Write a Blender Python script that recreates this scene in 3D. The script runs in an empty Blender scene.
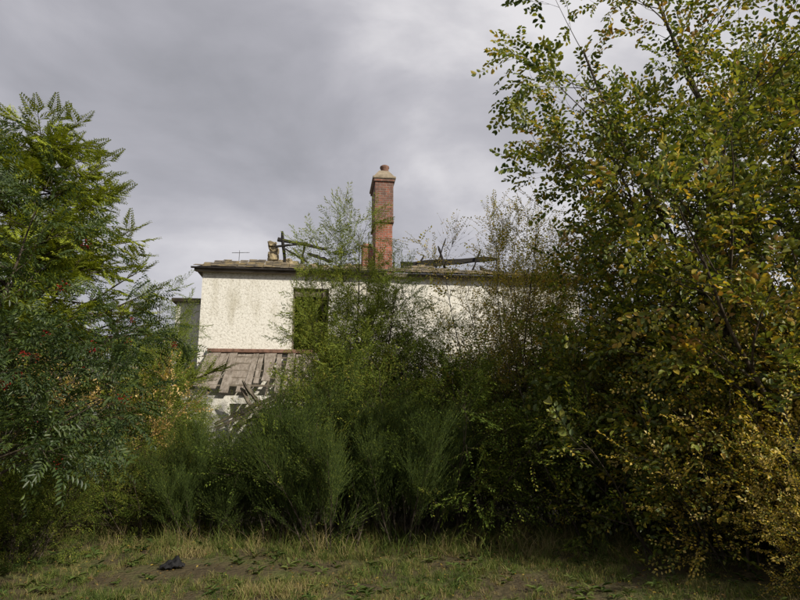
import bpy, bmesh, math, random
import numpy as np
from mathutils import Vector, Matrix
random.seed(7); rng=np.random.default_rng(7)
R=random.random
def U(a,b): return a+(b-a)*random.random()
scene=bpy.context.scene
scene.view_settings.view_transform='Standard'
try: scene.view_settings.look='None'
except Exception: pass
scene.view_settings.exposure=0

# ------------------------------------------------------------ materials
def newmat(name):
    m=bpy.data.materials.new(name); m.use_nodes=True
    nt=m.node_tree; nt.nodes.clear()
    return m,nt,nt.nodes,nt.links
def N(nodes,t,**kw):
    n=nodes.new(t)
    for k,v in kw.items(): setattr(n,k,v)
    return n
def ramp(nodes,stops):
    r=nodes.new('ShaderNodeValToRGB'); e=r.color_ramp.elements
    while len(e)<len(stops): e.new(0.5)
    for i,(p,c) in enumerate(stops):
        e[i].position=p; e[i].color=(c[0],c[1],c[2],1)
    return r
def noise_mat(name,stops,scale=5,detail=6,rough=0.9,bump=0.3,bscale=40,stretch=(1,1,1),bdist=0.02,spec=0.2):
    m,nt,n,l=newmat(name)
    o=N(n,'ShaderNodeOutputMaterial'); b=N(n,'ShaderNodeBsdfPrincipled')
    tc=N(n,'ShaderNodeTexCoord'); mp=N(n,'ShaderNodeMapping'); mp.inputs['Scale'].default_value=stretch
    l.new(tc.outputs['Object'],mp.inputs[0])
    nz=N(n,'ShaderNodeTexNoise'); nz.inputs['Scale'].default_value=scale; nz.inputs['Detail'].default_value=detail; nz.inputs['Roughness'].default_value=.65
    l.new(mp.outputs[0],nz.inputs['Vector'])
    r=ramp(n,stops); l.new(nz.outputs['Fac'],r.inputs[0]); l.new(r.outputs[0],b.inputs['Base Color'])
    b.inputs['Roughness'].default_value=rough; b.inputs['Specular IOR Level'].default_value=spec
    nb=N(n,'ShaderNodeTexNoise'); nb.inputs['Scale'].default_value=bscale; nb.inputs['Detail'].default_value=4
    l.new(mp.outputs[0],nb.inputs['Vector'])
    bp=N(n,'ShaderNodeBump'); bp.inputs['Strength'].default_value=bump; bp.inputs['Distance'].default_value=bdist
    l.new(nb.outputs['Fac'],bp.inputs['Height']); l.new(bp.outputs[0],b.inputs['Normal'])
    l.new(b.outputs[0],o.inputs[0]); return m

def leaf_mat(name,trans=0.35,gloss=.025,rough=.45):
    m,nt,n,l=newmat(name)
    o=N(n,'ShaderNodeOutputMaterial'); b=N(n,'ShaderNodeBsdfDiffuse')
    a=N(n,'ShaderNodeAttribute'); a.attribute_name='Col'
    l.new(a.outputs['Color'],b.inputs['Color'])
    t=N(n,'ShaderNodeBsdfTranslucent')
    mx=N(n,'ShaderNodeMixRGB'); mx.blend_type='MULTIPLY'; mx.inputs[0].default_value=1; mx.inputs[2].default_value=(1.5,1.45,0.6,1)
    l.new(a.outputs['Color'],mx.inputs[1]); l.new(mx.outputs[0],t.inputs['Color'])
    ms=N(n,'ShaderNodeMixShader'); ms.inputs[0].default_value=trans
    l.new(b.outputs[0],ms.inputs[1]); l.new(t.outputs[0],ms.inputs[2])
    if gloss>0:
        g=N(n,'ShaderNodeBsdfGlossy'); g.inputs['Roughness'].default_value=rough; g.inputs['Color'].default_value=(1,1,1,1)
        m2=N(n,'ShaderNodeMixShader'); m2.inputs[0].default_value=gloss; l.new(ms.outputs[0],m2.inputs[1]); l.new(g.outputs[0],m2.inputs[2]); ms=m2
    l.new(ms.outputs[0],o.inputs[0])
    return m
M_leaf=leaf_mat('leaf'); M_leafdull=leaf_mat('needle_leaf',0.25,0)
m,nt,n,l=newmat('bark'); o=N(n,'ShaderNodeOutputMaterial'); b=N(n,'ShaderNodeBsdfDiffuse'); tc=N(n,'ShaderNodeTexCoord'); nz=N(n,'ShaderNodeTexNoise'); nz.inputs['Scale'].default_value=14; nz.inputs['Detail'].default_value=3
l.new(tc.outputs['Object'],nz.inputs['Vector']); r=ramp(n,[(0.3,(.03,.025,.018)),(0.7,(.11,.09,.068))]); l.new(nz.outputs['Fac'],r.inputs[0]); l.new(r.outputs[0],b.inputs[0]); l.new(b.outputs[0],o.inputs[0]); M_bark=m

# ------------------------------------------------------------ plant builder
class Tpl:
    def __init__(s): s.v=[];s.f=[];s.lr=[];s.fix=[]
    def add(s,vs,fs,fix=None):
        o=len(s.v); r=R()
        for v in vs: s.v.append(tuple(v)); s.lr.append(r); s.fix.append(fix if fix else (-1,-1,-1))
        for f in fs: s.f.append(tuple(i+o for i in f))
    def leaf(s,b,d,n,L,W,rich=0,fix=None):
        b=Vector(b); d=Vector(d).normalized(); n=Vector(n); sd=d.cross(n)
        if sd.length<1e-4: sd=Vector((0,1,0))
        sd.normalize(); n=sd.cross(d)
        f=W*U(.15,.35); dr=L*U(0,.25)
        if rich==1:
            vs=[b,b+d*L*.35+sd*W*.42+n*f,b+d*L*.72+sd*W*.42+n*(f-dr*.4),b+d*L-n*dr,b+d*L*.72-sd*W*.42+n*(f-dr*.4),b+d*L*.35-sd*W*.42+n*f]
            s.add(vs,[(0,1,2),(0,2,3),(0,3,4),(0,4,5)],fix)
        elif rich==-1:
            s.add([b-sd*W*.5,b+sd*W*.5,b+d*L-n*dr],[(0,1,2)],fix)
        else:
            s.add([b,b+d*L*.55+sd*W*.5+n*f,b+d*L-n*dr,b+d*L*.55-sd*W*.5+n*f],[(0,1,2),(0,2,3)],fix)
    def stem(s,a,b,w,fix=(.07,.055,.03)):
        a=Vector(a);b=Vector(b);d=(b-a).normalized(); u=d.cross(Vector((.1,.2,1))).normalized(); v=d.cross(u)
        s.add([a+u*w,a-u*w*.5+v*w*.87,a-u*w*.5-v*w*.87,b],[(0,1,3),(1,2,3),(2,0,3)],fix)
    def done(s):
        s.v=np.array(s.v,dtype=np.float32); s.f=np.array(s.f,dtype=np.int32); s.lr=np.array(s.lr,dtype=np.float32); s.fix=np.array(s.fix,dtype=np.float32); return s
def rv(a=1): return Vector((U(-a,a),U(-a,a),U(-a,a)))
def t_broad(L=.36,n=12,ll=.065,lw=.042,rich=1,ang=50):
    t=Tpl(); pts=[Vector((0,0,0))]; d=Vector((1,0,0)); k=3
    for i in range(k):
        d=(d+rv(.16)).normalized(); pts.append(pts[-1]+d*L/k)
    for i in range(k): t.stem(pts[i],pts[i+1],.0028)
    for i in range(n):
        q=(i+.6)/n*k; j=min(int(q),k-1); p=pts[j].lerp(pts[j+1],q-j)
        sg=1 if i%2 else -1; a=math.radians(ang+U(-20,20))
        dd=Vector((math.cos(a),sg*math.sin(a),U(-.45,.3))); s=U(.65,1.2)
        t.leaf(p+dd*.01,dd,Vector((0,0,1))+rv(.6),ll*s,lw*s,rich)
    t.leaf(pts[-1],d,Vector((0,0,1))+rv(.3),ll,lw,rich)
    return t.done()
def t_pinnate(n=5,rl=.21,ll=.062,lw=.02,berries=False):
    t=Tpl(); L=.26; t.stem((0,0,0),(L,0,0),.004)
    for i in range(n):
        x=L*(.2+.8*i/(n-1)); a=U(-1,1)*1.3 if i<n-1 else U(-.3,.3)
        d=Vector((math.cos(a),math.sin(a),U(-.2,.45))).normalized(); p=Vector((x,0,0)); nn=(Vector((0,0,1))+rv(.3)).normalized()
        k=6; st=rl*U(.8,1.15)/k
        for j in range(k):
            q=p+d*st; p=q; d=(d+Vector((0,0,-.12))).normalized()
            if j>=1:
                sd=d.cross(nn).normalized()
                for sg in(1,-1): t.leaf(p,d*.55+sd*sg+Vector((0,0,-.15)),nn,ll*U(.85,1.1),lw)
        t.leaf(p,d,nn,ll,lw)
    if berries:
        c=Vector((L,0,-.04))
        for i in range(30):
            q=c+Vector((U(-.05,.05),U(-.05,.05),U(-.045,.02))); r=.0085
            v=[q+Vector(x)*r for x in((1,0,0),(-1,0,0),(0,1,0),(0,-1,0),(0,0,1),(0,0,-1))]
            t.add(v,[(0,2,4),(2,1,4),(1,3,4),(3,0,4),(2,0,5),(1,2,5),(3,1,5),(0,3,5)],(.3,.016,.01))
    return t.done()
def t_feather(L=.44,n=14,sl=.14,ll=.038,lw=.011,flat=.3):
    t=Tpl(); t.stem((0,0,0),(L,0,0),.003,(.06,.07,.025))
    for i in range(n):
        x=L*(i+.5)/n; sg=1 if i%2 else -1
        d=Vector((.75,sg*U(.5,1),U(-flat,flat))).normalized(); p=Vector((x,0,0)); s=sl*(1.1-.75*x/L)
        k=4
        for j in range(k):
            q=p+d*s/k; c=d.cross(Vector((0,0,1))); t.leaf(q,d+rv(.2)+c*.8,rv(1),ll,lw,-1); t.leaf(q,d-c*.8+rv(.2),rv(1),ll,lw,-1); p=q
            d=(d+Vector((.05,0,-.05))).normalized()
    return t.done()
def t_broom(n=10,L=.6):
    t=Tpl()
    for i in range(n):
        d=(Vector((1,0,0))+rv(.28)).normalized(); p=rv(.05); k=3; l=L*U(.6,1.1)
        for j in range(k):
            q=p+d*l/k; t.stem(p,q+d*.01,.0026,(.06,.085,.028)); 
            for _ in range(3): t.leaf(p.lerp(q,R()),d+rv(.6),rv(1),.03,.01,-1)
            p=q; d=(d+rv(.08)).normalized()
    return t.done()
def t_frond(L=.4,n=18):
    t=Tpl(); t.stem((0,0,0),(L,0,-.03),.004,(.09,.08,.03))
    for i in range(n):
        x=L*(i+.3)/n; sg=1 if i%2 else -1; s=.15*(1.05-x/L)+.02
        d=Vector((.8,sg*.75,U(-.25,.1))).normalized()
        t.leaf((x,0,-.03*x/L),d,(U(-.3,.3),U(-.3,.3),1),s,.018)
        for q in(.35,.7):
            for s2 in(1,-1):
                d2=Vector((.95 if s2*sg<0 else .35,sg*(.25 if s2*sg<0 else 1),U(-.3,.1)))
                t.leaf(Vector((x,0,0))+d*s*q,d2,(U(-.3,.3),U(-.3,.3),1),s*.46,.018,-1)
    return t.done()
def t_bare(L=.5):
    t=Tpl()
    for i in range(4):
        d=(Vector((1,0,0))+rv(.5)).normalized(); p=Vector((0,0,0))
        for j in range(3):
            q=p+d*L*.33; t.stem(p,q,.0028,(.2,.15,.09)); p=q; d=(d+rv(.2)).normalized()
            if R()<.8: t.leaf(p,d+rv(.8),rv(1),.035,.02)
    return t.done()
def t_grass(n=16,h=.16,sp=.06):
    t=Tpl()
    for i in range(n):
        b=Vector((0,U(-sp,sp),U(-sp,sp))); d=(Vector((1,0,0))+Vector((0,U(-.6,.6),U(-.6,.6)))).normalized()
        side=Vector((0,U(-1,1),U(-1,1))).normalized()*.003; l=h*U(.4,1.2); bend=Vector((-.5,U(-.7,.7),U(-.7,.7)))
        m=b+d*l*.55; e=m+(d+bend).normalized()*l*.45
        t.add([b-side,b+side,m+side*.8,m-side*.8,e],[(0,1,2),(0,2,3),(3,2,4)])
    return t.done()
def t_litter():
    t=Tpl(); t.leaf((0,0,0),(0,1,0),(1,U(-.3,.3),U(-.3,.3)),U(.025,.045),U(.015,.028),1); return t.done()
def t_weed():
    t=Tpl()
    for i in range(7):
        a=i*.9+U(-.3,.3); t.leaf((.01*i,0,0),(U(.15,.5),math.cos(a),math.sin(a)),(1,0,0),U(.06,.13),U(.03,.05),1)
    return t.done()

T={'broad':[t_broad(ll=.078,lw=.05) for _ in range(8)],
   'broad_s':[t_broad(.3,12,.048,.031,0) for _ in range(8)],
   'tiny':[t_broad(.3,14,.034,.02,0,45) for _ in range(8)],
   'pinn':[t_pinnate() for _ in range(6)],'pinnb':[t_pinnate(berries=True) for _ in range(3)],
   'feather':[t_feather() for _ in range(6)],'broom':[t_broom() for _ in range(6)],
   'frond':[t_frond() for _ in range(6)],'bare':[t_bare() for _ in range(4)],
   'grass':[t_grass() for _ in range(8)],'tallgrass':[t_grass(22,.45,.08) for _ in range(6)],'litter':[t_litter() for _ in range(6)],'weed':[t_weed() for _ in range(5)]}

class Build:
    def __init__(s): s.V=[];s.F=[];s.C=[];s.M=[];s.n=0; s.sp=[]
    def addraw(s,V,F,C,m):
        s.V.append(V);s.F.append(F+s.n);s.C.append(C);s.M.append(np.full(len(F),m,dtype=np.int32)); s.n+=len(V)
    def tube(s,pts,rad,k=5):
        n=len(pts); P=np.array([tuple(p) for p in pts],dtype=np.float32); D=np.gradient(P,axis=0)
        D/=np.linalg.norm(D,axis=1)[:,None]+1e-9
        a=np.cross(D,np.array([.31,.17,.93])); a/=np.linalg.norm(a,axis=1)[:,None]+1e-9; b=np.cross(D,a)
        th=np.arange(k)*2*math.pi/k; rad=np.array(rad)[:,None,None]
        V=P[:,None]+rad*(np.cos(th)[None,:,None]*a[:,None]+np.sin(th)[None,:,None]*b[:,None])
        i=np.arange(n-1)[:,None]*k; j=np.arange(k)[None]; j2=(j+1)%k
        q0=i+j;q1=i+j2;q2=i+k+j2;q3=i+k+j
        F=np.concatenate([np.stack([q0,q1,q2],-1).reshape(-1,3),np.stack([q0,q2,q3],-1).reshape(-1,3)])
        V=V.reshape(-1,3); s.addraw(V.astype(np.float32),F.astype(np.int32),np.full((len(V),3),.08,dtype=np.float32),1)
    def spray(s,p,d,sc,kind,t): s.sp.append((tuple(p),tuple(d),sc,kind,t))
    def flush(s,pal,spread=.35,upj=.5):
        pal=np.array(pal,dtype=np.float32); kinds={}
        for a in s.sp: kinds.setdefault(a[3],[]).append(a)
        for kd,arr in kinds.items():
            P=np.array([a[0] for a in arr],dtype=np.float32); D=np.array([a[1] for a in arr],dtype=np.float32)
            S=np.array([a[2] for a in arr],dtype=np.float32); tt=np.array([a[4] for a in arr],dtype=np.float32)
            D/=np.linalg.norm(D,axis=1)[:,None]+1e-9
            up=np.array([0,0,1])+rng.normal(0,upj,(len(arr),3)); Y=np.cross(up,D); Y/=np.linalg.norm(Y,axis=1)[:,None]+1e-9; Z=np.cross(D,Y)
            w=rng.integers(0,len(T[kd]),len(arr))
            for k,tp in enumerate(T[kd]):
                I=np.where(w==k)[0]
                if not len(I): continue
                v=tp.v[None]*S[I][:,None,None]
                V=P[I][:,None]+v[...,0:1]*D[I][:,None]+v[...,1:2]*Y[I][:,None]+v[...,2:3]*Z[I][:,None]
                m=len(tp.v)
                lr=(tp.lr[None]+rng.random(len(I))[:,None])%1.0
                q=np.clip(tt[I][:,None]+(lr-.5)*spread*2,0,.9999)*(len(pal)-1)
                i0=q.astype(int); f=(q-i0)[...,None]
                C=pal[i0]*(1-f)+pal[np.minimum(i0+1,len(pal)-1)]*f
                C=C*(.75+.5*((lr*7.3)%1.0))[...,None]
                fx=tp.fix[None].repeat(len(I),0); C=np.where(fx>=0,fx,C)
                F=(tp.f[None]+(np.arange(len(I))*m)[:,None,None]).reshape(-1,3)
                s.addraw(V.reshape(-1,3).astype(np.float32),F.astype(np.int32),C.reshape(-1,3).astype(np.float32),0)
        s.sp=[]
    def mesh(s,name,mats):
        V=np.concatenate(s.V);F=np.concatenate(s.F);C=np.concatenate(s.C);Mi=np.concatenate(s.M)
        me=bpy.data.meshes.new(name); me.vertices.add(len(V)); me.vertices.foreach_set('co',V.ravel().astype(np.float32))
        me.loops.add(F.size); me.loops.foreach_set('vertex_index',F.ravel().astype(np.int32))
        me.polygons.add(len(F)); me.polygons.foreach_set('loop_start',(np.arange(len(F))*3).astype(np.int32))
        try: me.polygons.foreach_set('loop_total',np.full(len(F),3,dtype=np.int32))
        except Exception: pass
        for m in mats: me.materials.append(m)
        me.polygons.foreach_set('material_index',Mi)
        at=me.color_attributes.new('Col','FLOAT_COLOR','POINT')
        at.data.foreach_set('color',np.concatenate([C,np.ones((len(C),1),dtype=np.float32)],1).ravel().astype(np.float32))
        me.update(calc_edges=True); return me
def place(name,me,loc,rz=0,sc=(1,1,1)):
    o=bpy.data.objects.new(name,me); scene.collection.objects.link(o); o.location=loc; o.rotation_euler=(0,0,rz)
    o.scale=sc if hasattr(sc,'__len__') else (sc,sc,sc); return o

def rot_from(d,ang):
    a=d.cross(rv(1)); 
    if a.length<1e-3: a=Vector((1,0,0))
    a.normalize(); return (Matrix.Rotation(ang,3,a)@d).normalized()
def grow(B,p,d,L,r,lvl,S,tone):
    seg=S.get('seg',.25); n=max(3,min(14,int(L/seg))); st=L/n
    pts=[p.copy()]; ds=[d.copy()]; wig=S['wig'][lvl]; tr=S['trop'][lvl]
    for i in range(n):
        d=(d+rv(wig)+Vector((0,0,tr))*st).normalized(); p=p+d*st; pts.append(p.copy()); ds.append(d.copy())
    env=S.get('env')
    if env and lvl>0 and not env(pts[-1]): return
    B.tube(pts,[r*(1-.8*i/n) for i in range(n+1)],6 if lvl==0 else (4 if lvl==1 else 3))
    last=lvl==S['lv']
    if not last:
        nc=max(2,int(L*S['dens'][lvl])); t0=S['t0'][lvl]
        for i in range(nc):
            t=t0+(1-t0)*(i+R())/nc; q=t*n; j=min(int(q),n-1); pp=pts[j].lerp(pts[j+1],q-j)
            cd=rot_from(ds[j],math.radians(S['ang'][lvl]+U(-18,18)))
            cl=L*S['ratio'][lvl]*(1-S.get('taper',.65)*t)*U(.7,1.25)
            grow(B,pp,cd,max(cl,.25),max(r*(1-.8*t)*.55,.003),lvl+1,S,min(1,max(0,tone+U(-.12,.12))))
    if last or (lvl>=S.get('sl',1)):
        ns=max(1,int(L*S['sd'])); s0=.15 if last else .5
        for i in range(ns):
            t=s0+(1-s0)*(i+R())/ns; q=t*n; j=min(int(q),n-1); pp=pts[j].lerp(pts[j+1],q-j)
            if env and not env(pp): continue
            dd=(rot_from(ds[j],math.radians(U(25,65)))+Vector((0,0,S.get('sg',0)))).normalized()
            kd=S['kinds'][int(R()*len(S['kinds']))]
            B.spray(pp,dd,U(.75,1.25)*S.get('ss',1),kd,tone)
        B.spray(pts[-1],ds[-1],S.get('ss',1),S['kinds'][0],tone)

def make(name,S,stems,pal,mats=None,spread=.35,seed=0):
    random.seed(seed); B=Build()
    for (b,d,L,r) in stems: grow(B,Vector(b),Vector(d).normalized(),L,r,0,S,S.get('tone',.4)+U(-.15,.15))
    B.flush(pal,spread,S.get('upj',.5)); return B.mesh(name,mats or [M_leaf,M_bark])

DG=(.04,.064,.015); MG=(.085,.12,.024); LG=(.15,.185,.032); YG=(.24,.235,.038); YE=(.46,.33,.045); OR=(.34,.19,.05); BR=(.14,.085,.035)
def fan(n,lean,L,r,sp=.3):
    out=[]
    for i in range(n):
        a=i*2.399+U(-.3,.3); k=math.sqrt((i+.5)/n); 
        out.append(((math.cos(a)*k*sp,math.sin(a)*k*sp,-.05),(math.cos(a)*k*lean,math.sin(a)*k*lean,1),L*U(.75,1.1)*(1-.25*k),r*U(.7,1.1)))
    return out

random.seed(3)
S_R=dict(lv=3,wig=[.09,.14,.2,.2],trop=[.02,.14,.1,.05],dens=[2.8,2.6,2.5],t0=[.12,.15,.15],ang=[38,42,42],ratio=[.40,.5,.55],sd=4.4,sl=2,kinds=['broad'],ss=1.0,tone=.42,taper=.6)
st=[((0,0,-.05),(-.40,.0,1),7.2,.07),((.1,.1,-.05),(-.2,.1,1),8.0,.08),((-.1,.1,-.05),(-.52,.15,1),6.2,.055),((.2,0,-.05),(.1,-.05,1),8.0,.08),((.3,.2,-.05),(.35,.1,1),7.6,.07),((-.1,-.1,-.05),(-.5,-.15,1),4.6,.045),((.2,-.1,-.05),(.25,-.35,1),5.6,.05),((0,.2,-.05),(-.25,.4,1),6.6,.05)]
me=make('willow_tree',S_R,st,[DG,MG,LG,YG,LG,YE,OR],spread=.4,seed=11)
place('goat_willow_tree',me,(5.1,7.0,0))
place('goat_willow_tree',me,(8.6,9.4,0),2.2,(.95,.95,.95))

S_U=dict(lv=2,wig=[.15,.2,.2],trop=[.0,.05,0],dens=[4.5,4.5],t0=[.1,.1],ang=[50,45],ratio=[.4,.5],sd=6,sl=1,kinds=['broad_s','broad_s','broad'],tone=.5,ss=1.0)
me_u=[make('shrub',S_U,fan(14,.75,2.6,.02,.5),[DG,MG,LG,YG,YE],spread=.38,seed=21+i) for i in range(2)]
S_Y=dict(S_U,tone=.68,kinds=['broad_s','tiny']); me_y=make('yellow_shrub',S_Y,fan(14,.7,3.0,.02,.5),[MG,LG,YG,YE,(.48,.36,.1)],spread=.4,seed=31)
me_y2=make('pale_shrub',dict(S_Y,kinds=['broad_s','bare']),fan(12,.5,3.4,.02,.5),[YG,YE,(.56,.42,.17),(.46,.3,.12)],spread=.4,seed=33)
S_D=dict(S_U,tone=.42,kinds=['tiny','tiny','feather']); me_d=[make('elder',S_D,fan(15,.62,2.8,.02,.6),[DG,MG,MG,LG,YG,(.26,.2,.08)],[M_leafdull,M_bark],spread=.34,seed=41+i) for i in range(2)]
S_S=dict(lv=2,wig=[.06,.12,.15],trop=[.02,.25,.2],dens=[5,5],t0=[.3,.15],ang=[30,35],ratio=[.26,.5],sd=6,sl=1,kinds=['tiny','tiny','bare','broad_s'],tone=.55,ss=.9)
me_s=make('sapling',S_S,fan(6,.2,5.1,.018,.4),[LG,YG,(.34,.33,.06),YE,(.52,.42,.18)],spread=.4,seed=51)
S_F=dict(lv=2,wig=[.05,.12,.15],trop=[.0,.05,-.2],dens=[7,4.5],t0=[.08,.1],ang=[46,45],ratio=[.36,.45],sd=5.5,sl=1,kinds=['feather'],tone=.52,ss=.95,sg=-.1)
PF=[DG,MG,LG,(.21,.27,.06),YG]
me_f=[make('feathery',S_F,fan(4,.14,4.9,.03,.3),PF,[M_leafdull,M_bark],spread=.3,seed=61),
      make('feathery',dict(S_F,dens=[8.5,4.5],taper=.5,ratio=[.25,.45],tone=.6),fan(6,.13,4.9,.03,.35),PF,[M_leafdull,M_bark],spread=.3,seed=62)]
S_B=dict(lv=1,wig=[.12,.12],trop=[.1,.35],dens=[8],t0=[.15],ang=[25],ratio=[.45],sd=7,sl=0,kinds=['broom'],tone=.28,ss=.85,sg=.9)
me_b=[make('broom',S_B,fan(14,.55,2.0,.015,.4),[DG,MG,LG,(.2,.16,.06)],[M_leafdull,M_bark],spread=.4,seed=71+i) for i in range(2)]
S_W=dict(lv=2,wig=[.1,.16,.2],trop=[.0,.0,-.1],dens=[3.6,4.2],t0=[.28,.2],ang=[52,45],ratio=[.33,.5],sd=4.8,sl=1,kinds=['pinn']*5+['pinnb'],tone=.3,ss=.95,sg=-.15,env=lambda p: p.z>(1.2 if p.x>.2 else .8))
st=[((0,0,-.05),(.0,.0,1),4.0,.05),((.1,0,-.05),(.12,.15,1),3.8,.035),((0,0,.8),(1.0,.15,.5),1.9,.022),((-.1,.1,-.05),(-.4,.1,1),4.0,.04),((0,.1,-.05),(.0,.35,1),3.9,.035),((.05,-.05,-.05),(.1,-.2,1),3.0,.03),((0,0,1.0),(1.0,.4,.65),1.9,.022),((0,.0,1.2),(.8,.7,.5),1.8,.022),((0,0,.9),(.9,-.3,.55),1.6,.02),((0,0,.7),(.7,.9,.4),2.0,.02)]
me_w=make('rowan',S_W,st,[(.03,.052,.018),(.05,.08,.025),MG,LG],spread=.3,seed=81)
S_C=dict(lv=1,wig=[.02,.1],trop=[.02,-.05],dens=[26],t0=[.03],ang=[68],ratio=[.5],sd=7,sl=1,kinds=['frond'],tone=.68,ss=1.25,sg=-.25,taper=.8,upj=.25)
me_c=make('cypress',S_C,[((0,0,-.05),(.03,0,1),8.4,.14)],[MG,LG,(.25,.3,.035),(.42,.42,.055)],[M_leafdull,M_bark],spread=.3,seed=91)

place('rowan_tree',me_w,(-4.25,5.3,0))
place('cypress_tree',me_c,(-7.3,10.8,0),0,(.92,.92,.84))
place('cypress_tree',me_c,(-11.4,14.0,0),1.4,.85)
place('autumn_shrub',me_y2,(-4.75,9.3,0),0,(.75,.75,.9))
place('larch_sapling',me_f[0],(-4.75,11.6,0),0.5,(.85,.85,.86))
place('larch_sapling',me_f[1],(-4.1,10.4,0),2.5,(.8,.8,.58))
place('larch_sapling',me_f[1],(-.85,10.0,0),0,(.88,.88,1.06))
place('larch_sapling',me_f[0],(-.5,10.8,0),2,(.85,.85,.76))
place('larch_sapling',me_f[0],(.3,10.6,0),4,(1.0,1.0,.68))
place('larch_sapling',me_f[1],(1.3,11.2,0),1,(1.0,1.0,.56))
for x,y,r,s in[(1.85,10.0,0,1.04),(2.5,10.6,2,1.04),(3.3,10.8,1,1.05)]: place('birch_sapling',me_s,(x,y,0),r,s)
i=0
for x,y,s in[(-3.3,9.6,.55),(-2.3,9.2,.62),(-1.3,9.2,.9),(-.3,9.4,1.0),(.8,9.2,1.0),(1.9,9.4,1.02),(2.9,9.0,1.15),(-4.4,9.0,.7),(-5.8,8.6,.8),(-6.8,8.0,1.0),(.4,11,1.0),(1.8,11.2,1.05),(3.8,10.6,1.3),(-4.9,7.6,.6),(-6.2,7.0,.7),(-4.4,7.2,.5),(-3.4,8.6,.55)]:
    place('elder_shrub',me_d[i%2],(x,y,0),i*1.3,(s,s,s*U(.95,1.05))); i+=1
for x,y,s in[(3.5,8.0,1.05),(4.5,8.4,1.4),(6.0,8.0,1.4),(5.0,6.0,.85),(7.4,9.0,1.6),(4.1,9.8,1.45),(3.3,9.4,1.2)]:
    place('hazel_shrub',me_u[i%2],(x,y,0),i*1.7,(s,s,s)); i+=1
for x,y,s in[(4.0,5.6,.55),(3.9,7.2,.95),(2.9,10.2,1.2),(5.2,7.4,1.2),(4.9,6.3,.8)]:
    place('yellow_leaved_shrub',me_y,(x,y,0),i,(s,s,s)); i+=1
for x,y,s in[(-2.6,8.4,.68),(-1.7,8.5,.82),(-.9,8.2,.85),(.1,8.5,.9),(-1.2,9.2,1.05),(-2.9,9.2,.62)]:
    place('broom_bush',me_b[i%2],(x,y,0),i*2.1,(s,s,s)); i+=1
B=Build(); random.seed(5)
for k in range(46):
    a=math.radians(-75+150*k/45+U(-1,1)); D=U(48,62); cx=math.sin(a)*D; cy=math.cos(a)*D; h=U(5,8)
    B.tube([Vector((cx,cy,-.1)),Vector((cx+.2,cy,h*.5)),Vector((cx,cy,h*.9))],[.25,.18,.05])
    for j in range(120):
        v=rv(1).normalized()*(R()**.4); B.spray((cx+v.x*3.4,cy+v.y*3,h*.55+v.z*h*.45),rv(1),4.0,'tiny',U(.2,.7))
B.flush([DG,MG,LG,YG]); place('distant_trees',B.mesh('distant_trees',[M_leafdull,M_bark]),(0,0,0))

# ------------------------------------------------------------ ground
def gz(x,y): return .05*math.sin(x*.7+1)*math.sin(y*.6)+.03*math.sin(x*1.9)*math.cos(y*1.7)
xs=np.concatenate([np.linspace(-400,-14,12),np.linspace(-13,13,80),np.linspace(14,400,12)]); ys=np.concatenate([np.linspace(-60,-2,6),np.linspace(-1,22,80),np.linspace(24,700,16)])
vs=[];fs=[]
for y in ys:
    for x in xs: vs.append((x,y,gz(x,y) if abs(x)<14 and -2<y<23 else 0))
nx=len(xs)
for j in range(len(ys)-1):
    for k in range(nx-1): a=j*nx+k; fs.append((a,a+1,a+nx+1,a+nx))
me=bpy.data.meshes.new('ground'); me.from_pydata(vs,[],fs); me.update()
me.materials.append(noise_mat('grassy_ground',[(.3,(.055,.04,.025)),(.5,(.085,.07,.035)),(.7,(.09,.11,.03))],scale=1.2,detail=10,bump=.8,bscale=18,bdist=.05))
place('ground',me,(0,0,0))
B=Build(); random.seed(9)
for k in range(17000):
    y=3.5+R()*6.2; x=U(-6.5,6.5)
    if abs(x)>y*.75+.6: continue
    d=math.hypot((x+1.95)/.8,(y-6.9)/.4)
    if d<1 and R()<.85: continue
    f=math.sin(x*2.1+1)*math.sin(y*3+x)+.6*math.sin(x*5-y*4)
    if f<-.35 and R()<.7: continue
    B.spray((x,y,gz(x,y)-.005),(U(-.35,.35),U(-.35,.35),1),U(.3,.7)*(1+.35*f),'grass',min(1,max(0,.45-.3*f*math.sin(x*1.3+y)+U(-.4,.4))))
for k in range(900):
    x=U(-6.5,6.5); y=U(7.6,9.2)
    B.spray((x,y,gz(x,y)-.01),(U(-.4,.4),U(-.5,.2),1),U(.3,.9),'tallgrass',U(.0,1))
B.flush([(.06,.095,.025),(.09,.13,.032),(.15,.18,.045),(.24,.2,.085),(.3,.24,.12)],.3)
for k in range(420):
    x=U(-6,6); y=U(4.8,8.4); B.spray((x,y,gz(x,y)),(U(-.2,.2),U(-.2,.2),1),U(.4,1.0),'weed',R())
B.flush([(.05,.08,.025),(.09,.13,.035),(.12,.14,.045)],.3)
place('grass',B.mesh('grass',[M_leafdull]),(0,0,0))
B=Build()
for k in range(3200):
    x=U(-6,6); y=U(4,8.4); B.spray((x,y,gz(x,y)+U(.01,.06)),(U(-.4,.4),U(-.4,.4),1),U(.6,1.1),'litter',R())
B.flush([(.34,.25,.05),(.26,.18,.07),BR,BR,(.07,.045,.025)],.4,1.0); place('fallen_leaves',B.mesh('fallen_leaves',[M_leafdull]),(0,0,0))
bm=bmesh.new(); bmesh.ops.create_grid(bm,x_segments=26,y_segments=18,size=.5)
random.seed(4)
for v in bm.verts:
    x,y=v.co.x*2,v.co.y*2
    h=.055*math.exp(-(x*x*2.2+y*y*3))+.02*abs(math.sin(x*5+y*3))*(1-.6*abs(x))+.012*math.sin(y*9-x*4)
    h+= .07*math.exp(-((x-.45)**2*14+(y-.1)**2*10))
    v.co=Vector((v.co.x*.26*(1-.3*y*y),v.co.y*.17*(1-.35*x*x+.15*math.sin(x*6)),h+U(-.003,.003)))
me=bpy.data.meshes.new('rag'); bm.to_mesh(me); bm.free()
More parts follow.
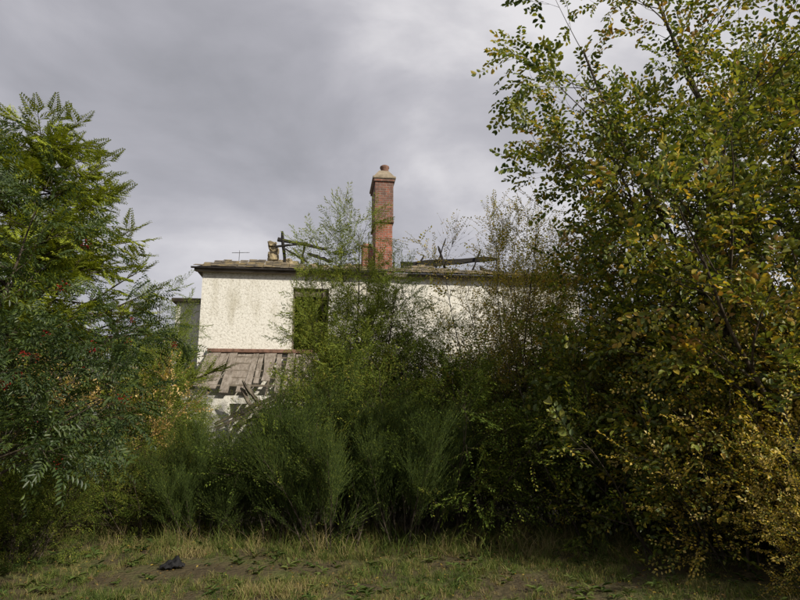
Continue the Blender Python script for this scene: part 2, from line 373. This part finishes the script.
me.materials.append(noise_mat('black_cloth',[(.3,(.006,.006,.007)),(.8,(.02,.02,.022))],scale=30,rough=.7,bump=.4,bscale=90))
for p in me.polygons: p.use_smooth=True
place('discarded_black_rag',me,(-2.42,6.85,gz(-2.4,6.9)+.02),.3,1.0)

# ------------------------------------------------------------ house
HO=Vector((-6.04,18.0,0)); HA=math.radians(7.2)
house=bpy.data.objects.new('derelict_house',None); scene.collection.objects.link(house); house.location=HO; house.rotation_euler=(0,0,HA)
def child(name,vs,fs,mat,parent=None,smooth=False):
    me=bpy.data.meshes.new(name); me.from_pydata([tuple(v) for v in vs],[],fs); me.update(); me.materials.append(mat)
    o=bpy.data.objects.new(name,me); scene.collection.objects.link(o); o.parent=parent or house
    return o
def box(name,x0,x1,y0,y1,z0,z1,mat,parent=None,bev=0):
    vs=[(x,y,z) for z in(z0,z1) for y in(y0,y1) for x in(x0,x1)]
    o=child(name,vs,[(0,2,3,1),(4,5,7,6),(0,1,5,4),(2,6,7,3),(0,4,6,2),(1,3,7,5)],mat,parent)
    if bev: m=o.modifiers.new('b','BEVEL'); m.width=bev; m.segments=2
    return o
def wall(name,L,H,th,holes,mat,z0=0,org=(0,0),ax='x'):
    bx=sorted({0,L}|{h[0] for h in holes}|{h[1] for h in holes}); bz=sorted({z0,H}|{h[2] for h in holes}|{h[3] for h in holes})
    vs=[];fs=[]
    def T_(a,b,z): return (org[0]+a,org[1]+b,z) if ax=='x' else (org[0]+b,org[1]+a,z)
    def q(*p): o=len(vs); vs.extend([T_(*v) for v in p]); fs.append((o,o+1,o+2,o+3))
    def solid(i,j):
        if i<0 or j<0 or i>=len(bx)-1 or j>=len(bz)-1: return False
        cx=(bx[i]+bx[i+1])/2; cz=(bz[j]+bz[j+1])/2
        return not any(h[0]<cx<h[1] and h[2]<cz<h[3] for h in holes)
    for i in range(len(bx)-1):
        for j in range(len(bz)-1):
            if not solid(i,j): continue
            a,b,c,d=bx[i],bx[i+1],bz[j],bz[j+1]
            q((a,0,c),(b,0,c),(b,0,d),(a,0,d)); q((a,th,c),(a,th,d),(b,th,d),(b,th,c))
            if not solid(i-1,j): q((a,0,c),(a,0,d),(a,th,d),(a,th,c))
            if not solid(i+1,j): q((b,0,c),(b,th,c),(b,th,d),(b,0,d))
            if not solid(i,j-1): q((a,0,c),(a,th,c),(b,th,c),(b,0,c))
            if not solid(i,j+1): q((a,0,d),(b,0,d),(b,th,d),(a,th,d))
    return child(name,vs,fs,mat)
m,nt,n,l=newmat('roughcast'); o=N(n,'ShaderNodeOutputMaterial'); b=N(n,'ShaderNodeBsdfPrincipled'); tc=N(n,'ShaderNodeTexCoord')
n1=N(n,'ShaderNodeTexNoise'); n1.inputs['Scale'].default_value=15; n1.inputs['Detail'].default_value=6; n1.inputs['Roughness'].default_value=.75
mp=N(n,'ShaderNodeMapping'); mp.inputs['Scale'].default_value=(1.2,1.2,.4); n2=N(n,'ShaderNodeTexNoise'); n2.inputs['Scale'].default_value=1.6; n2.inputs['Detail'].default_value=8
l.new(tc.outputs['Object'],n1.inputs['Vector']); l.new(tc.outputs['Object'],mp.inputs[0]); l.new(mp.outputs[0],n2.inputs['Vector'])
r1=ramp(n,[(.36,(.42,.395,.34)),(.49,(.7,.68,.62)),(.68,(.78,.765,.71))]); l.new(n1.outputs['Fac'],r1.inputs[0])
r2=ramp(n,[(.34,(.74,.72,.66)),(.52,(1,1,1))]); l.new(n2.outputs['Fac'],r2.inputs[0])
mx=N(n,'ShaderNodeMixRGB',blend_type='MULTIPLY'); mx.inputs[0].default_value=1; l.new(r1.outputs[0],mx.inputs[1]); l.new(r2.outputs[0],mx.inputs[2]); l.new(mx.outputs[0],b.inputs['Base Color'])
b.inputs['Roughness'].default_value=.95; b.inputs['Specular IOR Level'].default_value=.1
bp=N(n,'ShaderNodeBump'); bp.inputs['Strength'].default_value=.75; bp.inputs['Distance'].default_value=.035; l.new(n1.outputs['Fac'],bp.inputs['Height']); l.new(bp.outputs[0],b.inputs['Normal']); l.new(b.outputs[0],o.inputs[0])
M_rc=m
def brickmat(name,c1,c2,mort,dirt):
    m,nt,n,l=newmat(name); o=N(n,'ShaderNodeOutputMaterial'); b=N(n,'ShaderNodeBsdfPrincipled'); tc=N(n,'ShaderNodeTexCoord')
    sp=N(n,'ShaderNodeSeparateXYZ'); ad=N(n,'ShaderNodeMath',operation='ADD'); cb=N(n,'ShaderNodeCombineXYZ')
    l.new(tc.outputs['Object'],sp.inputs[0]); l.new(sp.outputs[0],ad.inputs[0]); l.new(sp.outputs[1],ad.inputs[1]); l.new(ad.outputs[0],cb.inputs[0]); l.new(sp.outputs[2],cb.inputs[1])
    bt=N(n,'ShaderNodeTexBrick'); bt.inputs['Scale'].default_value=1; bt.inputs['Brick Width'].default_value=.23; bt.inputs['Row Height'].default_value=.085; bt.inputs['Mortar Size'].default_value=.014
    bt.inputs['Color1'].default_value=(*c1,1); bt.inputs['Color2'].default_value=(*c2,1); bt.inputs['Mortar'].default_value=(*mort,1)
    l.new(cb.outputs[0],bt.inputs['Vector'])
    nz=N(n,'ShaderNodeTexNoise'); nz.inputs['Scale'].default_value=3.5; nz.inputs['Detail'].default_value=8; nz.inputs['Roughness'].default_value=.75; l.new(tc.outputs['Object'],nz.inputs['Vector'])
    r=ramp(n,[(.44,(0,0,0)),(.58,(.75,.75,.75))]); l.new(nz.outputs['Fac'],r.inputs[0])
    mx=N(n,'ShaderNodeMixRGB'); l.new(r.outputs[0],mx.inputs[0]); l.new(bt.outputs['Color'],mx.inputs[1]); mx.inputs[2].default_value=(*dirt,1)
    l.new(mx.outputs[0],b.inputs['Base Color']); b.inputs['Roughness'].default_value=.95
    bp=N(n,'ShaderNodeBump'); bp.inputs['Strength'].default_value=.6; bp.inputs['Distance'].default_value=.015; bp.invert=True; l.new(bt.outputs['Fac'],bp.inputs['Height']); l.new(bp.outputs[0],b.inputs['Normal'])
    l.new(b.outputs[0],o.inputs[0]); return m
M_br=brickmat('red_brick',(.4,.12,.07),(.24,.08,.05),(.28,.22,.18),(.18,.08,.055))
M_br2=brickmat('weathered_brick',(.3,.105,.065),(.13,.065,.05),(.22,.18,.15),(.1,.065,.05))
M_char=noise_mat('charred_timber',[(.3,(.008,.008,.008)),(.75,(.04,.035,.03))],scale=12,bump=.8,bscale=20,stretch=(.4,1,1))
M_tim=noise_mat('old_timber',[(.3,(.07,.055,.04)),(.7,(.22,.19,.15))],scale=8,bump=.5,bscale=30,stretch=(.3,1,1))
M_slate=noise_mat('mossy_slate',[(.3,(.07,.06,.05)),(.47,(.14,.12,.09)),(.62,(.28,.22,.12))],scale=4,bump=.6,bscale=20)
M_stone=noise_mat('rubble_stone',[(.3,(.16,.13,.09)),(.7,(.42,.34,.2))],scale=6,bump=.8,bscale=20)
M_sand=noise_mat('stone_dressing',[(.3,(.17,.14,.1)),(.7,(.36,.3,.22))],scale=6,bump=.4,bscale=30)
M_iron=noise_mat('cast_iron',[(.3,(.02,.02,.022)),(.7,(.07,.06,.055))],scale=10)
M_red=noise_mat('terracotta_ridge',[(.3,(.1,.06,.045)),(.7,(.26,.15,.11))],scale=8,bump=.6)
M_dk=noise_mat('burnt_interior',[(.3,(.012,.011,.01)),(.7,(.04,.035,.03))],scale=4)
EZ=6.12; HL=12.0; HD=8.0
wins=[(2.75,3.85,3.62,5.62),(6.9,8.0,.9,2.7),(9.6,10.6,0.1,2.2)]
wall('front_wall',HL,EZ,.45,wins,M_rc)
wall('back_wall',HL,EZ,.45,[(3,4,3.6,5.4),(8,9,3.6,5.4),(3,4,.9,2.6)],M_rc,org=(0,HD-.45))
wall('side_wall',HD-.9,EZ,.45,[(3,4,3.6,5.2)],M_rc,org=(0,.45),ax='y')
wall('side_wall',HD-.9,EZ,.45,[(3,4,3.6,5.2)],M_rc,org=(HL-.45,.45),ax='y')
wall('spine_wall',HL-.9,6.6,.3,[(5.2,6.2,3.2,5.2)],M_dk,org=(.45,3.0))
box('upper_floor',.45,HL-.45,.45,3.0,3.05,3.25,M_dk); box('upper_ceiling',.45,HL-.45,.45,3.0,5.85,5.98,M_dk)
for w in wins:
    a,b,c,d=w
    box('window_sill',a-.08,b+.08,-.07,.2,c-.1,c-.003,M_sand)
    for xx in(a+.003,b-.053): box('window_frame',xx,xx+.05,.16,.24,c,d,M_tim)
    box('window_frame',a+.05,b-.05,.17,.23,d-.06,d-.003,M_tim)
a,b,c,d=wins[0]
box('window_lintel_board',a+.06,b-.06,.12,.15,d-.25,d-.075,M_tim); box('window_mullion',a+.72,a+.76,.2,.26,c,d-.3,M_char)
box('fascia',-.22,HL+.22,-.2,-.17,EZ-.1,EZ+.02,M_tim)
box('soffit',-.2,HL+.2,-.17,.0-.003,EZ-.08,EZ-.05,M_sand)
def halfpipe(name,x0,x1,y,z,r):
    vs=[];fs=[];k=8
    for x in(x0,x1):
        for i in range(k+1):
            a=math.pi+math.pi*i/k; vs.append((x,y+math.cos(a)*r,z+math.sin(a)*r))
    for i in range(k): fs.append((i,i+1,i+k+2,i+k+1))
    o=child(name,vs,fs,M_iron); m=o.modifiers.new('s','SOLIDIFY'); m.thickness=.008; return o
halfpipe('gutter',-.3,5.6,-.27,EZ+.02,.05); halfpipe('gutter',6.3,HL+.25,-.27,EZ-.0,.05)
vs=[];fs=[];random.seed(12)
pitch=math.radians(28); nrow=7
def slate(x,row,w=.26):
    s0=row*.14; s1=s0+.28
    y0=-.25+s0*math.cos(pitch); z0=EZ+.05+s0*math.sin(pitch)+U(0,.02); y1=-.25+s1*math.cos(pitch); z1=EZ+.05+s1*math.sin(pitch)-.012
    dx=U(-.03,.03); o=len(vs); t=.012
    for (xx,yy,zz) in((x,y0,z0+.018),(x+w-.012,y0,z0+.018),(x+w-.012+dx,y1,z1),(x+dx,y1,z1)): vs.append((xx,yy,zz))
    for (xx,yy,zz) in((x,y0,z0+.018-t),(x+w-.012,y0,z0+.018-t),(x+w-.012+dx,y1,z1-t),(x+dx,y1,z1-t)): vs.append((xx,yy,zz))
    fs.extend([(o,o+1,o+2,o+3),(o+4,o+7,o+6,o+5),(o,o+4,o+5,o+1),(o+1,o+5,o+6,o+2),(o+3,o+2,o+6,o+7),(o,o+3,o+7,o+4)])
for row in range(nrow):
    x=-.25+row*.13*1.0
    while x<HL+.2-row*.13:
        lim=3.0+1.8*math.sin(x*1.1+.5)+1.3*math.sin(x*3.1)
        if x<2.2: lim=5.5
        if row<=lim+U(-1.2,.8): slate(x+(.13 if row%2 else 0),row)
        x+=.26
child('slate_roof',vs,fs,M_slate)
vs=[(-.18,-.2,EZ+.035),(HL+.18,-.2,EZ+.035),(HL-.1,.2,EZ+.035+.4*math.tan(pitch)),(.1,.2,EZ+.035+.4*math.tan(pitch))]
child('sarking',vs,[(0,1,2,3)],M_tim)
vs=[(-.25,-.2,EZ+.03),(.45,.55,EZ+.42),(.45,5,EZ+.42),(-.25,HD,EZ+.03)]; o=child('hip_slope',vs,[(0,1,2,3)],M_slate); o.modifiers.new('s','SOLIDIFY').thickness=.03
def beam(name,p,q,w,mat,parent=None):
    p=Vector(p);q=Vector(q);d=(q-p); L=d.length; d.normalize(); u=d.cross(Vector((0,.1,1))).normalized(); v=d.cross(u)
    vs=[];fs=[];k=9
    for i in range(k):
        c=p+d*L*i/(k-1)+rv(w*.16); ww=w*U(.65,1.1)*(.5 if i==k-1 else 1)
        for s,t in((-1,-1),(1,-1),(1,1),(-1,1)): vs.append(c+u*s*ww*.5+v*t*ww*.5)
    for i in range(k-1):
        for j in range(4): a=i*4+j; b_=i*4+(j+1)%4; fs.append((a,b_,b_+4,a+4))
    fs+= [(3,2,1,0),tuple(range(k*4-4,k*4))]
    return child(name,vs,fs,mat,parent)
def L_(x,y,z):
    dx=x-HO.x; dy=y-HO.y; c=math.cos(HA); s=math.sin(HA); return (dx*c+dy*s,-dx*s+dy*c,z)
random.seed(15)
beam('burnt_post',L_(-4.05,21,6.4),L_(-4.28,21,8.3),.1,M_char)
beam('burnt_rafter',L_(-4.4,21,8.0),L_(-2.65,21.2,7.66),.12,M_char)
beam('burnt_rafter',L_(-4.5,21,7.72),L_(-3.3,20.9,7.82),.07,M_char)
beam('burnt_rafter',L_(-3.6,21.2,7.0),L_(-3.45,21.2,7.95),.06,M_char)
beam('burnt_rafter',L_(-4.1,20.9,7.6),L_(-3.2,20.6,7.0),.07,M_char)
beam('burnt_rafter',L_(-3.3,21,7.45),L_(-2.4,21,7.15),.1,M_char)
beam('burnt_purlin',L_(.0,21.6,7.2),L_(3.6,21.9,7.5),.18,M_char)
beam('burnt_purlin',L_(.5,21.2,7.0),L_(2.5,21.5,7.32),.14,M_char)
beam('burnt_rafter',L_(1.2,21.4,6.7),L_(1.7,21.5,8.2),.05,M_char)
beam('burnt_rafter',L_(1.75,21.5,6.7),L_(1.4,21.5,7.9),.07,M_char)
beam('burnt_rafter',L_(2.5,21.6,6.6),L_(3.0,21.6,7.8),.06,M_char)
beam('burnt_rafter',L_(.3,21.3,6.6),L_(.9,21.4,7.5),.07,M_char)
for k in range(9):
    x=.9+k*1.2; beam('ceiling_joist',(x,.45,6.05),(x+U(-.1,.1),3.0,6.07),.12,M_char)
for k in range(7):
    x=1.2+k*1.55+U(-.3,.3); beam('burnt_rafter_stub',(x,.1,6.2),(x+U(-.15,.15),.1+U(.5,1.2),6.2+U(.3,.6)),.09,M_char)
def lump(name,c,r,mat,parent=None):
    bm=bmesh.new(); bmesh.ops.create_icosphere(bm,subdivisions=2,radius=1)
    for v in bm.verts:
        f=1+U(-.22,.22); v.co=Vector((max(-.72,min(.72,v.co.x))*r[0]*f,max(-.72,min(.72,v.co.y))*r[1]*f,max(-.7,min(.7,v.co.z))*r[2]*f))+Vector(c)
    me=bpy.data.meshes.new(name); bm.to_mesh(me); bm.free(); me.materials.append(mat); o=bpy.data.objects.new(name,me); scene.collection.objects.link(o); o.parent=parent or house
for k in range(44):
    x=1.2+k*.1+U(-.1,.1); h=.5+.3*math.exp(-((x-2.0)/.7)**2); lump('rubble',(x,3.1+U(-.1,.1),6.65+U(0,h)),(.22,.2,.18),M_stone)
for k in range(12): lump('rubble',(6+k*.45+U(-.1,.1),3.1,6.62+U(0,.12)),(.2,.18,.13),M_stone)
for k in range(7): lump('stone_stack',(L_(-4.62,21,0)[0]+U(-.06,.06),3.2,6.75+k*.19),(.3-.015*k,.3,.16),M_stone)
LT=3.55
wall('lean_to_wall',4.0,2.2,.3,[(1.2,2.1,0.02,2.0)],M_rc,org=(.2,-2.7))
random.seed(22)
for k in range(9): beam('lean_to_rafter',(.3+k*.48,-.03,LT-.12),(.3+k*.48+U(-.1,.1),-2.7,2.25+U(-.1,.08)),.07,M_tim)
for k in range(5): beam('lean_to_batten',(.2,-.35-k*.5,LT-.13-k*.235),(4.2-U(0,.5),-.35-k*.5,LT-.16-k*.235),.045,M_tim)
def boardp(x,yt,yb,w,mat,lift=0,sk=0):
    zt=LT+yt*.47+lift; zb=LT+yb*.47+lift; 
    v=[(x,yt,zt),(x+w,yt,zt+.01),(x+w+sk,yb,zb),(x+sk,yb,zb+.01)]; o=child('lean_to_sheet',v,[(0,1,2,3)],mat); o.modifiers.new('s','SOLIDIFY').thickness=.02
M_sheet=noise_mat('weathered_sheet',[(.3,(.1,.08,.06)),(.5,(.24,.205,.17)),(.75,(.36,.32,.28))],scale=4,bump=.6,stretch=(3,.6,1))
x=.3
while x<4.2:
    w=U(.14,.26)
    if R()<.9: boardp(x,-.04,-U(2.0,2.95),w-.01,M_sheet,U(0,.06),U(-.04,.2))
    x+=w
box('ridge_flashing',.3,3.4,-.16,-.004,LT+.02,LT+.13,M_red,bev=.02)
for k in range(9): beam('fallen_board',(U(.0,3.5),-2.9-U(0,.5),U(1.4,2.0)),(U(1.5,4.5),-3.0-U(0,.6),U(1.9,2.6)),.09,M_tim)
wall('annex_wall',.92,5.25,.3,[],M_rc,org=(-.925,.9)); wall('annex_wall',3.5,5.25,.3,[(1,1.8,3.4,4.6)],M_rc,org=(-.925,1.2),ax='y'); box('annex_roof',-1.05,-.02,.75,4.8,5.252,5.36,M_slate)
def cyl(name,c,prof,k,mat,parent):
    vs=[];fs=[]
    for r,z in prof:
        for i in range(k): a=i*2*math.pi/k; vs.append((c[0]+r*math.cos(a),c[1]+r*math.sin(a),z))
    for j in range(len(prof)-1):
        for i in range(k): a=j*k+i; b_=j*k+(i+1)%k; fs.append((a,b_,b_+k,a+k))
    fs.append(tuple(range((len(prof)-1)*k,len(prof)*k)))
    o=child(name,vs,fs,mat,parent)
    for p in o.data.polygons: p.use_smooth=True
cx,cy,_=L_(-.58,21.0,0)
w=.33; dp=.75
box('chimney_lower',cx-w+.02,cx+w-.02,cy+.02,cy+2*dp,5.9,8.62,M_br,bev=.012)
box('chimney_band',cx-w-.03,cx+w+.03,cy-.04,cy+2*dp+.04,8.62,8.72,M_br2,bev=.015)
box('chimney_upper',cx-w-.01,cx+w+.01,cy-.005,cy+2*dp+.01,8.72,10.2,M_br2,bev=.015)
box('chimney_corbel',cx-w-.06,cx+w+.06,cy-.06,cy+2*dp+.06,10.2,10.3,M_br2,bev=.015)
box('chimney_cap',cx-w-.1,cx+w+.1,cy-.1,cy+2*dp+.1,10.3,10.4,M_sand,bev=.03)
vs=[(cx-w-.05,cy-.05,10.402),(cx+w+.05,cy-.05,10.402),(cx+w+.05,cy+2*dp+.05,10.402),(cx-w-.05,cy+2*dp+.05,10.402),(cx-.17,cy+.2,10.72),(cx+.17,cy+.2,10.72),(cx+.17,cy+2*dp-.2,10.72),(cx-.17,cy+2*dp-.2,10.72)]
child('flaunching',vs,[(0,1,5,4),(1,2,6,5),(2,3,7,6),(3,0,4,7),(4,5,6,7)],M_sand)
cyl('chimney_pot',(cx+.05,cy+.4),[(.16,10.6),(.15,10.86),(.18,10.9),(.17,10.96),(.11,11.0),(.1,10.7)],16,M_red,house)
sx=cx-w-.42
box('chimney_stub',sx-.0,sx+.36,cy+.3,cy+1.1,6.0,7.75,M_br,bev=.02)
for k in range(6): lump('stub_rubble',(sx+U(.05,.3),cy+.5+U(-.15,.3),7.78+U(0,.1)),(.14,.14,.1),M_br2)
ax,ay,_=L_(-5.5,20,0)
beam('tv_aerial',(ax,ay,6.2),(ax,ay,7.3),.02,M_iron)
beam('tv_aerial_arm',(ax-.25,ay,7.2),(ax+.35,ay,7.23),.015,M_iron)

# ------------------------------------------------------------ world, sun, camera
sun_dir=Vector((.70,-.62,.58)).normalized()
w=bpy.data.worlds.new('World'); scene.world=w; w.use_nodes=True; nt=w.node_tree; n=nt.nodes; l=nt.links; n.clear()
o=N(n,'ShaderNodeOutputWorld'); sk=N(n,'ShaderNodeTexSky'); sk.sky_type='NISHITA'; sk.sun_disc=False
sk.sun_elevation=math.asin(sun_dir.z); sk.sun_rotation=math.atan2(sun_dir.x,sun_dir.y)
b1=N(n,'ShaderNodeBackground'); b1.inputs[1].default_value=.1; l.new(sk.outputs[0],b1.inputs[0])
tc=N(n,'ShaderNodeTexCoord'); mp=N(n,'ShaderNodeMapping'); mp.inputs['Scale'].default_value=(1,1,1.9); mp.inputs['Location'].default_value=(.35,.2,.1); l.new(tc.outputs['Generated'],mp.inputs[0])
nz=N(n,'ShaderNodeTexNoise'); nz.inputs['Scale'].default_value=2.6; nz.inputs['Detail'].default_value=6; nz.inputs['Roughness'].default_value=.52; nz.inputs['Distortion'].default_value=.25; l.new(mp.outputs[0],nz.inputs['Vector'])
dt=N(n,'ShaderNodeVectorMath',operation='DOT_PRODUCT'); l.new(tc.outputs['Generated'],dt.inputs[0]); dt.inputs[1].default_value=(.10,0,.03)
ad=N(n,'ShaderNodeMath',operation='ADD'); l.new(nz.outputs['Fac'],ad.inputs[0]); l.new(dt.outputs['Value'],ad.inputs[1])
r=ramp(n,[(.24,(.33,.33,.36)),(.42,(.44,.435,.475)),(.54,(.55,.54,.58)),(.70,(.82,.8,.82))]); l.new(ad.outputs[0],r.inputs[0])
b2=N(n,'ShaderNodeBackground'); b2.inputs[1].default_value=1.0; l.new(r.outputs[0],b2.inputs[0])
ms=N(n,'ShaderNodeMixShader'); ms.inputs[0].default_value=.94; l.new(b1.outputs[0],ms.inputs[1]); l.new(b2.outputs[0],ms.inputs[2]); l.new(ms.outputs[0],o.inputs[0])
sd=bpy.data.lights.new('sun','SUN'); sd.energy=4.9; sd.angle=math.radians(.6); sd.color=(1,.925,.79)
so=bpy.data.objects.new('sun',sd); scene.collection.objects.link(so); so.rotation_euler=sun_dir.to_track_quat('Z','Y').to_euler()
cd=bpy.data.cameras.new('camera'); cam=bpy.data.objects.new('camera',cd); scene.collection.objects.link(cam); cd.sensor_width=36; cd.lens=27.2; cd.clip_end=2000; cd.clip_start=.05
cam.location=(0,0,1.6); cam.rotation_euler=(math.radians(90+11.2),0,0); scene.camera=cam
